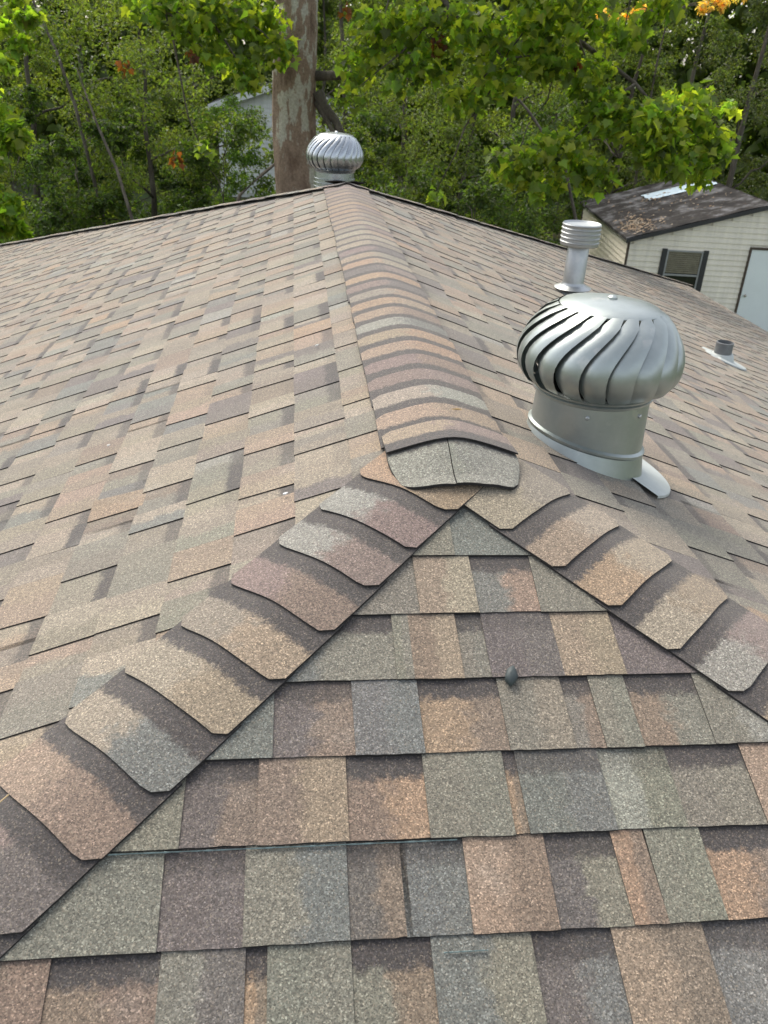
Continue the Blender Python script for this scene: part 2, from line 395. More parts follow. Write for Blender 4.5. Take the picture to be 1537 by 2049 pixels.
def piece_mesh(name, lst):
    V, F, ca, cb, uv, mi = [], [], [], [], [], []
    for (_, v, f, a, b, u, m) in lst:
        o = len(V); V += v; F += [tuple(i + o for i in q) for q in f]; mi += m
        ca += [a] * len(v); cb += [b] * len(v); uv += u
    me = bpy.data.meshes.new(name); me.from_pydata(V, [], F); me.polygons.foreach_set('material_index', mi)
    x = me.attributes.new('col', 'FLOAT_COLOR', 'POINT'); x.data.foreach_set('color', np.array(ca, dtype=np.float32).ravel())
    x = me.attributes.new('colb', 'FLOAT_COLOR', 'POINT'); x.data.foreach_set('color', np.array(cb, dtype=np.float32).ravel())
    ul = me.uv_layers.new(name='uv'); li = np.empty(len(me.loops), dtype=np.int32); me.loops.foreach_get('vertex_index', li)
    ul.data.foreach_set('uv', np.array(uv, dtype=np.float32)[li].ravel()); me.update()
    return me
pieces.sort(key=lambda p: -p[0])
for p in pieces[:300]: hpart('shingle', piece_mesh('shingle', [p]), [M_SH, M_EDGE], deck)
o = hpart('shingle_field', piece_mesh('shingle_field', pieces[300:]), [M_SH, M_EDGE], deck); o['kind'] = 'stuff'

# ------------------------------------------------------------------ bent cap shingles on the ridge and hips
def cap_mesh(name, ca, cb, band, wid, tanp, Lx, top=.045, h0=.0145, h1=.0100, clipc=.022, nx=14, ny=5, curl=.0, cut=False, wob=.0009, r=.055, vm=1.1, drop=.8):
    """local: x across, y towards the butt (butt at y=0, exposure Lx upwards), z away from the roof"""
    xs = [(-1 + 2 * i / nx) * wid for i in range(nx + 1)]
    V, uv, F, mi = [], [], [], []
    ph = U(0, 6)
    for side in (0, 1):
        for j in range(ny + 1):
            f = j / ny
            for x in xs:
                yb = 0 if cut else -max(0, abs(x) - (wid - clipc)) * 1.0
                yb += wob * math.sin(x * 38 + ph)
                yt = -(Lx + top); y = yb + (yt - yb) * f
                v = -y / Lx
                z = -tanp * (math.sqrt(x * x + r * r) - r + drop * (wid - math.sqrt(wid * wid + r * r) + r)) + h0 + (h1 - h0) * min(v, 1.3)
                z += curl * max(0, 1 - v * 1.6) * (abs(x) / wid) ** 2
                if side: z -= .004
                V.append((x, y, z)); uv.append(((x / wid + 1) / 2, v * vm))
    n = nx + 1; o = n * (ny + 1)
    for j in range(ny):
        for i in range(nx):
            a = j * n + i; q = (a, a + n, a + n + 1, a + 1)
            F.append(q[::-1]); mi.append(0); F.append(tuple(x + o for x in q)); mi.append(1)
    for i in range(nx):
        F.append((i, i + 1, o + i + 1, o + i)[::-1]); mi.append(1)
        a = ny * n + i; F.append((a, a + 1, o + a + 1, o + a)); mi.append(1)
    for j in range(ny):
        a = j * n; F.append((a, a + n, o + a + n, o + a)[::-1]); mi.append(1)
        a = j * n + nx; F.append((a, a + n, o + a + n, o + a)); mi.append(1)
    me = piece_mesh(name, [(0, V, F, ca + (1,), cb + (band,), uv, mi)])
    me.polygons.foreach_set('use_smooth', [True] * len(me.polygons)); me.set_sharp_from_angle(angle=math.radians(45))
    return me
def frame(org, d):
    d = Vector(d).normalized(); x = d.cross(Vector((0, 0, 1))).normalized(); z = x.cross(d)
    M = Matrix((x, d, z)).transposed().to_4x4(); M.translation = Vector(org); return M
def put_cap(name, me, M):
    o = ob(name, me, deck); o.matrix_local = house_inv @ M; return o
def hip_setup(sg, front=True):
    if front:
        h = Vector((sg, -K, -m_)).normalized(); nf = Vector((0, -mf, 1)).normalized(); org = Vector((0, 0, 0))
    else:
        h = Vector((sg, KB, -m_)).normalized(); nf = Vector((0, mb_, 1)).normalized(); org = Vector((0, LR, 0))
    M = frame((0, 0, 0), h); z = M.col[2].to_3d()
    pf = nf.cross(h); tanp = abs(pf.dot(z)) / math.sqrt(1 - pf.dot(z) ** 2)
    return org, h, tanp
WC, EC = .137, .135
HW = dict(T=22, B=10, L=16, M=14, S=8, P=10, G=8, O=6, W=6)
def cc(a): return jit(a[0], .06), jit(a[1], .06)
mats2 = [M_SH, M_EDGE]
def add_cap(name, me, M):
    for x in mats2:
        if x.name not in [q.name for q in me.materials if q]: me.materials.append(x)
    return put_cap(name, me, M)
# in local x: for the left hip x>0 is the far/left-slope side or the front side depending on direction
LCOL = ['OO', 'WM', 'WM', 'MB', 'YT', 'LT', 'LS', 'TB', 'MP', 'TB', 'PM']
RCOL = ['LY', 'TL', 'OL', 'LT', 'WM', 'TB', 'LT', 'OB', 'MP']
variants = None
for sg, s0, cols in ((-1, .335, LCOL), (1, .269, RCOL)):
    org, h, tanp = hip_setup(sg)
    ftn = [None] * 10
    n = int((W * math.sqrt(1 + K * K + m_ * m_) - s0) / EC) + 2
    shared = [cap_mesh('hip_cap', *cc(pick(HW) + pick(HW)), 1, WC, tanp, EC, nx=10, ny=3, curl=U(0, .004)) for _ in range(8)]
    for me in shared: me.materials.append(M_SH); me.materials.append(M_EDGE)
    for j in range(-1 if sg < 0 else 0, n):
        s = s0 + j * EC
        idx = j + 1 if sg < 0 else j
        if idx < len(cols):
            c = cols[idx]
            # lateral axis of frame(): d x Z ; decide which local side is the outer slope
            a, b = cc(c)
            first = idx == 0
            me = cap_mesh('hip_cap', b, a, .0 if first else 1, WC + U(-.003, .003), tanp, EC, top=(.06 if first else .045), curl=U(.0, .004), clipc=U(.013, .026), vm=U(1.02, 1.14))
            me.materials.append(M_SH); me.materials.append(M_EDGE)
        else: me = shared[j % 8]
        M = frame(org + h * s, h) @ Matrix.Rotation(U(-.012, .012), 4, 'Z')
        put_cap('hip_cap', me, M)
for sg in (-1, 1):
    org, h, tanp = hip_setup(sg, False)
    shared = [cap_mesh('hip_cap', *cc(pick(HW) + pick(HW)), 1, WC, tanp, EC, nx=8, ny=2, h0=.015, h1=.012, r=.05) for _ in range(8)]
    for me in shared: me.materials.append(M_SH); me.materials.append(M_EDGE)
    for j in range(int(W * math.sqrt(1 + KB * KB + m_ * m_) / EC) + 1):
        put_cap('hip_cap', shared[(j * 5) % 8], frame(org + h * (.12 + j * EC), h) @ Matrix.Rotation(U(-.02, .02), 4, 'Z') @ Matrix.Translation((0, 0, U(0, .006))))
# ridge: butts face away from the viewer, the nearest cap lies on top
RIDGE = ['TM', 'TT', 'LW', 'MM', 'MB', 'TO', 'TO', 'WS', 'TB', 'OT', 'YT', 'MP', 'OO', 'PM', 'OL', 'TY', 'MP', 'LY', 'YL', 'LT', 'YM', 'TL', 'TB', 'TY', 'OB', 'TM', 'OO', 'TB', 'BM', 'TB', 'BM', 'MB', 'BM', 'BB']
for j, c in enumerate(RIDGE):
    yb = -.025 + EC * (j + 1)
    if yb > LR + .05: break
    a, b = cc(c)
    me = cap_mesh('ridge_cap', a, b, 1, .155 + U(-.003, .003), m_, EC, top=.0 if j == 0 else .05, h0=.0185, h1=.0145 if j else .031, clipc=U(.014, .022), cut=False, vm=U(1.15, 1.25), drop=.8 if j else .3)
    me.materials.append(M_SH); me.materials.append(M_EDGE)
    put_cap('ridge_cap', me, frame((0, yb, 0), (0, 1, 0)))
# flattened end cap over the peak, two halves with a seam
for q0, q1 in ((-1, -.108), (-.094, 1)):
    nx, ny = 9, 6; V, uv, F, mi = [], [], [], []
    for side in (0, 1):
        for j in range(ny + 1):
            f = j / ny; y = -.158 + .19 * f
            for i in range(nx + 1):
                q = q0 + (q1 - q0) * i / nx; wd = .130 + .022 * math.sin(min(1, f * 1.6) * math.pi / 2); x = q * wd
                yy = y + (.022 * max(0, abs(q) - .86) / .14 * (1 - f)) + .0015 * math.sin(q * 13)
                bent = -m_ * (math.sqrt(x * x + .0016) - .04) + .021
                flat = -.026 - .016 * q * q + (.002 if q0 > -.5 else 0)
                k = min(1, f * 1.25); k = k * k * (3 - 2 * k)
                V.append((x, yy, flat * (1 - k) + bent * k - (.007 if side else 0))); uv.append(((q + 1) / 2, f * 1.1))
    n = nx + 1; o_ = n * (ny + 1)
    for j in range(ny):
        for i in range(nx):
            a = j * n + i; F.append((a, a + 1, a + n + 1, a + n)); mi.append(0); F.append((o_ + a, o_ + a + n, o_ + a + n + 1, o_ + a + 1)); mi.append(1)
    for i in range(nx): F.append((i, o_ + i, o_ + i + 1, i + 1)); mi.append(1)
    for j in range(ny):
        a = j * n; F.append((a, a + n, o_ + a + n, o_ + a)); mi.append(1)
        a = j * n + nx; F.append((a, o_ + a, o_ + a + n, a + n)); mi.append(1)
    me = piece_mesh('ridge_end_cap', [(0, V, F, jit('W', .02) + (1,), tuple(x * .95 for x in PAL['W']) + (.9,), uv, mi)])
    me.materials.append(M_SH); me.materials.append(M_EDGE)
    hpart('ridge_end_cap', me, [], deck)

# ------------------------------------------------------------------ turbine vents
def turbine(loc, label, met, rot=0, neck_h=.155, plate=True, nv=18, flip=1, scale=1, zsc=1, gap=.025):
    t = empty('turbine_vent', loc, label, 'roof vent', 'turbine vents on the roof', (0, 0, rot))
    zr = neck_h
    # neck: lower flared collar cut to the slope, bead, upper sleeve
    nn = 40; prof = [(.180, None), (.166, .055), (.170, .060), (.170, .066), (.161, .071), (.157, zr - .012), (.164, zr - .008), (.166, zr - .002), (.160, zr + .002)]
    V = []; F = []
    for j, (r, z) in enumerate(prof):
        for i in range(nn):
            a = 2 * math.pi * i / nn; x, y = r * math.cos(a), r * math.sin(a)
            sl = -m_ * x if plate else -m_ * y
            if z is None: zz = sl - .01
            elif j <= 4: zz = z + sl * .55 - .008
            else: zz = z
            V.append((x, y, zz))
    F = [(j * nn + i, j * nn + (i + 1) % nn, (j + 1) * nn + (i + 1) % nn, (j + 1) * nn + i) for j in range(len(prof) - 1) for i in range(nn)]
    o = ob('neck', mesh('neck', V, F), t, [met]); autosmooth(o, 35)
    if not plate:
        for zb in (.095, .125, .155):
            autosmooth(MB().lathe([(.157, zb - .006), (.164, zb - .003), (.164, zb + .003), (.157, zb + .006)], 40).build('neck_bead', met, t), 50)
    if plate:      # flashing lies on the slope, its head under the shingles
        V = []; n = 24
        for r, dz in ((.15, .017), (.17, .015), (.262, .0115), (.262, .004)):
            for i in range(n):
                a = -1.0 + 2.3 * i / (n - 1); x, y = r * math.cos(a), r * math.sin(a)
                V.append((x, y, -m_ * x + dz))
        F = [(j * n + i, (j + 1) * n + i, (j + 1) * n + (i + 1), j * n + (i + 1)) for j in range(3) for i in range(n - 1)]
        o = ob('flashing', mesh('flashing', V, F), t, [M_LEAD])
    # base ring, and a flat dark disc painting the shade inside the neck
    mb = MB().lathe([(.150, zr - .02), (.150, zr + .004), (.167, zr + .004), (.170, zr + .010), (.164, zr + .014), (.152, zr + .014)], 40)
    autosmooth(mb.build('base_ring', met, t), 40)
    MB().lathe([(.0, zr - .03), (.149, zr - .03)], 24).build('throat_shade', M_DARK, t)
    zh = .222 * zsc
    def R(v):          # globe profile
        a = v
        return .160 * (1 - a) ** 2 * (1 + 2 * a) * 1.0 + .132 * a * a * (3 - 2 * a) + .070 * math.sin(math.pi * min(1, a ** .88)) ** .58
    th = 2 * math.pi / nv
    mv, mu = 12, 5
    V = []; F = []
    for j in range(mv + 1):
        v = j / mv; tw = .45 * v ** 2.4 - .20 * math.sin(math.pi * v)
        wv = .72 + .50 * math.sin(math.pi * v) ** .8
        for i in range(mu + 1):
            u = i / mu
            ang = flip * (tw + (u - .5) * th * wv)
            r = R(v) + gap * math.sin(math.pi * v) ** .6 * (u - .8) + .012 * math.sin(math.pi * u) * math.sin(math.pi * v)
            V.append((r * math.sin(ang), -r * math.cos(ang), zr + .008 + zh * v))
    n = mu + 1
    F = [(j * n + i, j * n + i + 1, (j + 1) * n + i + 1, (j + 1) * n + i) for j in range(mv) for i in range(mu)]
    vm = mesh('vane', V, F, True); vm.materials.append(met)
    for k in range(nv):
        o = ob('vane', vm, t); o.rotation_euler = (0, 0, k * th + U(-.012, .012))
    zt = zr + .008 + zh
    mb = MB().lathe([(.134, zt - .010), (.136, zt - .004), (.130, zt + .001), (.09, zt + .010), (.045, zt + .016), (.0005, zt + .018)], 40)
    tp = mb.build('top_plate', met, t); autosmooth(tp, 30); tp.rotation_euler = (U(-.01, .01), .02, 0)
    mb = MB().lathe([(.014, zt + .013), (.013, zt + .022), (.007, zt + .026), (.0005, zt + .027)], 14)
    autosmooth(mb.build('spindle_cap', met, tp), 30)
    mb = MB().lathe([(.007, 0), (.007, zt + .01)], 10)
    for a in range(3): mb.tube([(0, 0, zr + .05), (.15 * math.cos(a * 2.1), .15 * math.sin(a * 2.1), zr - .005)], [.005, .005], 6)
    mb.build('spindle', M_DARK, t)
    for a in (-1.2, -.2, 1.0, 2.6):
        s = MB().lathe([(.006, -.003), (.006, .003), (.003, .005)], 8, False, True).build('screw', M_PIPE, t)
        s.location = (.1585 * math.cos(a - .8), .1585 * math.sin(a - .8), zr - .035); s.rotation_euler = Euler((0, math.pi / 2, a - .8), 'XYZ')
    t.scale = (scale,) * 3
    return t
turbine((.445, .335, -.445 * m_), 'dull grey turbine vent standing on the near right slope', M_TURB, .05, .192, nv=20, scale=.97)
turbine((-.055, 5.05, -.55 * m_ + .02), 'shiny silver turbine vent rising behind the far ridge end', M_GALV, .3, .215, False, 24, 1, .95, 1.12, .014)

# ------------------------------------------------------------------ flue pipe and plumbing stub
def on_right(x, y, dz=0): return (x, y, -m_ * x + dz)
fp = empty('flue_pipe', on_right(1.44, 3.60), 'galvanised flue pipe with ribbed rain cap behind the grey turbine vent', 'flue pipe')
autosmooth(MB().lathe([(.068, -.05), (.068, .345), (.064, .35), (.064, .40)], 28).build('pipe', M_PIPE, fp), 40)
autosmooth(MB().lathe([(.118, .060), (.120, .063), (.078, .082), (.070, .095), (.069, .10)], 32).build('storm_collar', M_PIPE, fp), 30)
autosmooth(MB().lathe([(.17, -.03), (.10, .02), (.070, .07)], 32).build('flashing', M_PIPE, fp), 30)
pr = [(.070, .340), (.116, .330), (.119, .335), (.119, .345)]
for i in range(4):
    z = .345 + i * .027; pr += [(.119, z + .002), (.124, z + .006), (.124, z + .010), (.119, z + .014), (.119, z + .026)]
pr += [(.123, .458), (.119, .464), (.108, .453), (.02, .440), (.0005, .439)]
autosmooth(MB().lathe(pr, 36).build('rain_cap', M_PIPE, fp), 35)

pv = empty('plumbing_vent', on_right(2.66, 3.76), 'short grey plumbing vent stub in a lead boot low on the right slope', 'vent pipe')
autosmooth(MB().lathe([(.060, -.05), (.060, .125), (.054, .127), (.053, .02), (.0005, .015)], 28).build('pipe', M_PVC, pv), 40)
autosmooth(MB().lathe([(.095, -.035), (.085, .0), (.078, .035), (.070, .045), (.0605, .047)], 28).build('boot', M_LEAD, pv), 35)
n = 28; V = []
for r, dz in ((.07, .02), (.16, .016), (.165, .008)):
    for i in range(n):
        a = 2 * math.pi * i / n; x, y = r * math.cos(a) * 1.15, r * math.sin(a); V.append((x, y, -m_ * x + (dz if x > -.1 else -.01)))
ob('flashing', mesh('flashing', V, [(j * n + i, (j + 1) * n + i, (j + 1) * n + (i + 1) % n, j * n + (i + 1) % n) for j in range(2) for i in range(n)]), pv, [M_LEAD])

# ------------------------------------------------------------------ shed
SH = (6.78, 16.25, GZ); sa = math.atan2(-.11, 1)
shed = empty('storage_shed', SH, 'cream sided garden shed with a dark littered gable roof beyond the house', 'shed', None, (0, 0, sa))
SW, SD, ZW, ZP = 5.6, 5.0, -2.36 - GZ, -1.55 - GZ
mb = MB()                                      # core behind the siding
prof = [(0, 0), (SW, 0), (SW, ZW), (SW / 2, ZP), (0, ZW)]
V = [(x, y, z) for y in (.03, SD - .03) for x, z in [(min(max(x, .03), SW - .03), z - (.04 if z else 0)) for x, z in prof]]
F = [(0, 1, 2, 3, 4), (9, 8, 7, 6, 5)] + [((i + 1) % 5, i, 5 + i, 5 + (i + 1) % 5) for i in range(5)]
wall = ob('wall', mesh('wall', V, F), shed, [M_SID])
lap = .115
def gx(z): return 0 if z <= ZW else (z - ZW) / (ZP - ZW) * SW / 2
holes = [(.76, 1.72, .98 + .0, 1.98), (2.60, 3.60, .12, 2.12)]     # window, door  (x0,x1,z0,z1)
k = 0
while k * lap < ZP - .03:
    z0, z1 = k * lap + .1, (k + 1) * lap + .1; k += 1
    if z1 > ZP: break
    dz = (z0 + z1) / 2
    segs = [(gx(z1), SW - gx(z1))]
    for hx0, hx1, hz0, hz1 in holes:
        if hz0 < dz < hz1:
            segs = [s for a, b in segs for s in ((a, min(b, hx0)), (max(a, hx1), b)) if s[1] - s[0] > .02]
    for a, b in segs:      # clapboard course: leaning board with a drop edge
        V = [(a, .012, z1), (b, .012, z1), (b, -.006, z0 + .02), (a, -.006, z0 + .02), (b, -.010, z0 + .004), (a, -.010, z0 + .004), (a, .014, z0), (b, .014, z0)]
        o = ob('siding_board', mesh('siding_board', V, [(0, 3, 2, 1), (3, 5, 4, 2), (5, 6, 7, 4)]), shed, [M_SID])
    if z1 <= ZW:
        for x, s in ((0, -1), (SW, 1)):
            V = [(x - s * .012, 0, z1), (x - s * .012, SD, z1), (x + s * .008, SD, z0 + .004), (x + s * .008, 0, z0 + .004), (x - s * .014, 0, z0), (x - s * .014, SD, z0)]
            ob('siding_board', mesh('siding_board', V, [(0, 1, 2, 3), (3, 2, 5, 4)] if s > 0 else [(3, 2, 1, 0), (4, 5, 2, 3)]), shed, [M_SID])
for x in (0, SW):
    for y in (0, SD): MB().box(x - .022, x + .022, y - .022, y + .022, .05, ZW + .02).build('corner_trim', M_WOODTRIM, shed)
# roof: two slabs
ovx, ovy, th_ = .10, .12, .05
sl_ = (ZP - ZW) / (SW / 2)
for s in (0, 1):
    xe, xp = (-ovx, SW / 2 + .012) if s == 0 else (SW + ovx, SW / 2 - .012)
    ze, zp = ZW - ovx * sl_ + .03, ZP + .03 + (.003 if s else 0)
    nx_, ny_ = 10, 10; V = []; F = []
    for lvl in (0, 1):
        for j in range(ny_ + 1):
            for i in range(nx_ + 1):
                f = i / nx_; x = xe + (xp - xe) * f; z = ze + (zp - ze) * f
                V.append((x, -ovy + (SD + 2 * ovy) * j / ny_, z + (th_ + .010 * math.sin(i * 1.7 + j * 2.3) if lvl else 0)))
    nn_ = nx_ + 1; o_ = nn_ * (ny_ + 1)
    for j in range(ny_):
        for i in range(nx_):
            a = j * nn_ + i; F.append((a, a + nn_, a + nn_ + 1, a + 1)); F.append((o_ + a, o_ + a + 1, o_ + a + nn_ + 1, o_ + a + nn_))
    for i in range(nx_):
        F.append((i, i + 1, o_ + i + 1, o_ + i)); a = ny_ * nn_ + i; F.append((a, o_ + a, o_ + a + 1, a + 1))
    for j in range(ny_):
        a = j * nn_; F.append((a, o_ + a, o_ + a + nn_, a + nn_))
    roof = ob('roof', mesh('roof', V, F), shed, [M_SROOF])
    # rake board under the front edge
    V = [(xe, -ovy - .015, ze - .05), (xp, -ovy - .015, zp - .05), (xp, -ovy - .015, zp + .03), (xe, -ovy - .015, ze + .03)]
    V += [(x, y + .02, z) for x, y, z in V]
    ob('rake_board', mesh('rake_board', V, [(0, 1, 2, 3), (7, 6, 5, 4), (0, 4, 5, 1), (2, 6, 7, 3), (1, 5, 6, 2), (0, 3, 7, 4)]), shed, [M_WOODTRIM if s else M_TRIM])
# window with shutters
x0, x1, z0, z1 = holes[0]
win = MB().box(x0 + .10, x1 - .10, .0, .012, z0, z1).build('window', M_GLASS, shed)
mb = MB()
for a in ((x0 + .09, x0 + .125), (x1 - .125, x1 - .09)): mb.box(a[0], a[1], -.025, .02, z0, z1)
mb.box(x0 + .125, x1 - .125, -.025, .02, z1 - .03, z1); mb.box(x0 + .125, x1 - .125, -.022, .02, z0 + .46, z0 + .50); mb.box(x0 + .125, x1 - .125, -.025, .02, z0, z0 + .03)
mb.build('frame', M_FRAME, win)
for i in range(11):
    z = z0 + .52 + i * .042
    MB().box(x0 + .13, x1 - .13, -.012 + .003 * (i % 2), -.006, z, z + .036).build('blind_slat', M_BLIND, win)
for a, b in ((x0 - .02, x0 + .085), (x1 - .085, x1 + .02)): MB().box(a, b, -.035, .01, z0 - .02, z1 + .02).build('shutter', M_TRIM, shed)
# door
x0, x1, z0, z1 = holes[1]
door = MB().box(x0 + .05, x1 - .05, -.014, .02, z0, z1 - .05).build('door', M_DOOR, shed)
mb = MB().box(x0, x0 + .045, -.03, .02, z0, z1).box(x1 - .045, x1, -.03, .02, z0, z1).box(x0 + .045, x1 - .045, -.03, .02, z1 - .045, z1)
mb.build('frame', M_WOODTRIM, door)
kb = MB().lathe([(.012, 0), (.012, .02), (.028, .03), (.03, .045), (.018, .06), (.0005, .062)], 14).build('handle', M_BRASS, door, True)
kb.location = (x0 + .13, -.014, z0 + .98); kb.rotation_euler = (math.pi / 2, 0, 0)
def shed_pt(x, y, dz=0):
    f = min(max((x + ovx) / (SW / 2 + ovx), 0), 1)
    z = (ZW - ovx * sl_ + .03) * (1 - f) + (ZP + .03) * f + th_ + dz
    p = Matrix.Rotation(sa, 4, 'Z') @ Vector((x, y, z)); return Vector(SH) + p
# tin strip lying up the roof slope
mb = MB(); xa, xb, ya, yb = 1.15, 2.72, 3.1, 3.9
V = []; F = []
nn_ = 7
for i in range(2):
    for j in range(nn_):
        x = (xa, xb)[i]; y = ya + (yb - ya) * j / (nn_ - 1)
        V.append(tuple(shed_pt(x, y, .022 + (.022 if j % 3 == 1 else 0))))
F = [(j, nn_ + j, nn_ + j + 1, j + 1) for j in range(nn_ - 1)]
V += [(x, y, z - .006) for x, y, z in V]; o_ = 2 * nn_
F += [tuple(i + o_ for i in f[::-1]) for f in F] + [(j, j + 1, o_ + j + 1, o_ + j) for j in range(nn_ - 1)] + [(nn_ + j, o_ + nn_ + j, o_ + nn_ + j + 1, nn_ + j + 1) for j in range(nn_ - 1)]
tag(ob('tin_strip', mesh('tin_strip', V, F), None, [M_TIN]), 'pale blue ribbed tin strip lying on the dark shed roof', 'metal sheet')
# fallen leaves on the shed roof
mb = MB()
def litter(cx, cy, n, sx_, sy_, s=.06):
    for _ in range(n):
        x, y = random.gauss(cx, sx_), random.gauss(cy, sy_)
        if not (-.05 < x < SW / 2 and -.08 < y < SD + .05): continue
        p = shed_pt(x, y, U(.012, .035)); a = U(0, 6.28); r = U(.5, 1) * s
        V = [p + Vector((r * math.cos(a + q), r * math.sin(a + q) * .8, U(-.01, .015) + .28 * r * math.cos(a + q))) for q in (0, 1.4, 2.8, 4.5)]
        mb.add(V, [(0, 1, 2, 3)])
litter(.32, .75, 260, .22, .45, .038); litter(1.4, 2.3, 130, .9, 1.5, .035); litter(1.2, 3.2, 30, .3, .2, .06); litter(2.5, 4.8, 30, .2, .2, .07)
o = mb.build('leaf_litter', M_LITTER); o['kind'] = 'stuff'; o['label'] = 'brown fallen leaves scattered over the dark shed roof'; o['category'] = 'fallen leaves'

# ------------------------------------------------------------------ far white house
fh = empty('white_house', (-3.3, 35.2, GZ), 'white sided house half hidden behind the wood left of the big trunk', 'house')
HWd, HE, HP = 5.2, 3.35, 4.25
V = [(x, y, z) for y in (0, 6) for x, z in ((0, 0), (HWd, 0), (HWd, HE), (HWd / 2, HP), (0, HE))]
ob('wall', mesh('wall', V, [(0, 1, 2, 3, 4), (9, 8, 7, 6, 5)] + [((i + 1) % 5, i, 5 + i, 5 + (i + 1) % 5) for i in range(5)]), fh, [M_WHITE])
k = 0
while .15 + (k + 1) * .16 < HP:
    z = .15 + k * .16; k += 1
    a = 0 if z + .16 <= HE else (z + .16 - HE) / (HP - HE) * HWd / 2
    V = [(a, -.004, z + .16), (HWd - a, -.004, z + .16), (HWd - a, -.035, z + .005), (a, -.035, z + .005), (a, -.002, z), (HWd - a, -.002, z)]
    ob('siding_board', mesh('siding_board', V, [(0, 3, 2, 1), (3, 4, 5, 2)]), fh, [M_WHITE])
M_FR = simple('grey_far_roof', (.30, .29, .27), .9)
sl2 = (HP - HE) / (HWd / 2)
for sgn in (-1, 1):
    xe, xp = HWd / 2 + sgn * (HWd / 2 + .35), HWd / 2 - sgn * .01
    V = [(x, y, z + dz) for dz in (.02, .16) for x, y, z in ((xe, -.35, HE - .35 * sl2), (xp, -.35, HP), (xp, 6.3, HP), (xe, 6.3, HE - .35 * sl2))]
    ob('roof', mesh('roof', V, [(0, 1, 2, 3), (7, 6, 5, 4), (0, 4, 5, 1), (1, 5, 6, 2), (2, 6, 7, 3), (3, 7, 4, 0)]), fh, [M_FR])
    V = [(x, y - .03, z + dz) for dz in (-.10, .17) for x, y, z in ((xe, -.35, HE - .35 * sl2), (xp, -.35, HP), (xp, -.33, HP), (xe, -.33, HE - .35 * sl2))]
    ob('rake_board', mesh('rake_board', V, [(0, 1, 2, 3), (7, 6, 5, 4), (0, 4, 5, 1), (1, 5, 6, 2), (2, 6, 7, 3), (3, 7, 4, 0)]), fh, [M_WHITE])

# ------------------------------------------------------------------ trees
LOBES = [(0, 0), (.22, .02), (.46, .10), (.40, .28), (.62, .56), (.36, .58), (.24, .72), (0, 1.0), (-.24, .72), (-.36, .58), (-.62, .56), (-.40, .28), (-.46, .10), (-.22, .02)]
OVAL = [(0, 0), (.28, .35), (.20, .75), (0, 1), (-.20, .75), (-.28, .35)]
DIAM = [(0, 0), (.30, .45), (0, 1), (-.30, .45)]
def leaves(name, P, size, cols, shape, droop=.35, parent=None, mtl=None):
    """many leaf blades as one crown mesh; P (n,3), size (n,), cols (n,3)"""
    n = len(P); sh = np.array(shape); k = len(sh)
    az = rng.uniform(0, 2 * np.pi, n); tilt = rng.normal(-droop, .5, n); rollv = rng.normal(0, .55, n)
    d = np.stack([np.cos(az) * np.cos(tilt), np.sin(az) * np.cos(tilt), np.sin(tilt)], 1)
    s0 = np.stack([-np.sin(az), np.cos(az), np.zeros(n)], 1); nn = np.cross(s0, d)
    s = s0 * np.cos(rollv)[:, None] + nn * np.sin(rollv)[:, None]; nv = np.cross(d, s)
    x = sh[:, 0][None, :, None]; y = sh[:, 1][None, :, None]
    fold = (np.abs(sh[:, 0]) * .45 - sh[:, 1] ** 2 * .30)[None, :, None]
    Vv = P[:, None, :] + size[:, None, None] * (s[:, None, :] * x + d[:, None, :] * y + nv[:, None, :] * fold)
    me = bpy.data.meshes.new(name)
    me.vertices.add(n * k); me.vertices.foreach_set('co', Vv.reshape(-1).astype(np.float32))
    tip = int(np.argmax(sh[:, 1])); h1 = list(range(0, tip + 1)); h2 = list(range(tip, k)) + [0]      # two halves folded along the midrib
    li = (np.arange(n, dtype=np.int32)[:, None] * k + np.array(h1 + h2, dtype=np.int32)[None, :]).ravel(); nl = len(h1) + len(h2)
    me.loops.add(n * nl); me.loops.foreach_set('vertex_index', li)
    st = np.arange(n, dtype=np.int32)[:, None] * nl + np.array([0, len(h1)], dtype=np.int32)[None, :]
    me.polygons.add(2 * n); me.polygons.foreach_set('loop_start', st.ravel())
    me.polygons.foreach_set('loop_total', np.tile(np.array([len(h1), len(h2)], dtype=np.int32), n))
    c = np.ones((n, k, 4), np.float32); c[:, :, :3] = cols[:, None, :]
    at = me.attributes.new('col', 'FLOAT_COLOR', 'POINT'); at.data.foreach_set('color', c.reshape(-1))
    me.update(calc_edges=True); me.validate()
    return ob(name, me, parent, [mtl])
def colours(n, base, var=.3, alt=None, palt=0.0):
    c = np.array(base)[None, :] * np.clip(rng.normal(1, var, (n, 1)), .4, 1.9) * rng.uniform(.9, 1.1, (n, 3))
    if alt is not None:
        k = rng.random(n) < palt; c[k] = np.array(alt) * rng.uniform(.7, 1.2, (k.sum(), 1))
    return c
def blobs(n, centres, radii, flat=.7):
    """points on and inside leafy clumps, thicker towards their skin"""
    idx = rng.integers(0, len(centres), n)
    v = rng.normal(0, 1, (n, 3)); v /= np.linalg.norm(v, axis=1)[:, None]
    r = rng.random(n) ** .45
    return np.array(centres)[idx] + v * (r * np.array(radii)[idx])[:, None] * np.array([1, 1, flat])
def limb(mb, a, b, r0, r1, sag=.0, n=6, wob=.15):
    a, b = Vector(a), Vector(b); pts = []; rad = []
    ln = (b - a).length
    for i in range(n + 1):
        f = i / n; p = a.lerp(b, f); p.z += sag * math.sin(math.pi * f)
        if 0 < i < n: p += Vector((U(-1, 1), U(-1, 1), U(-1, 1))) * wob * ln * .12
        pts.append(p); rad.append(r0 + (r1 - r0) * f)
    mb.tube(pts, rad, 8); return pts
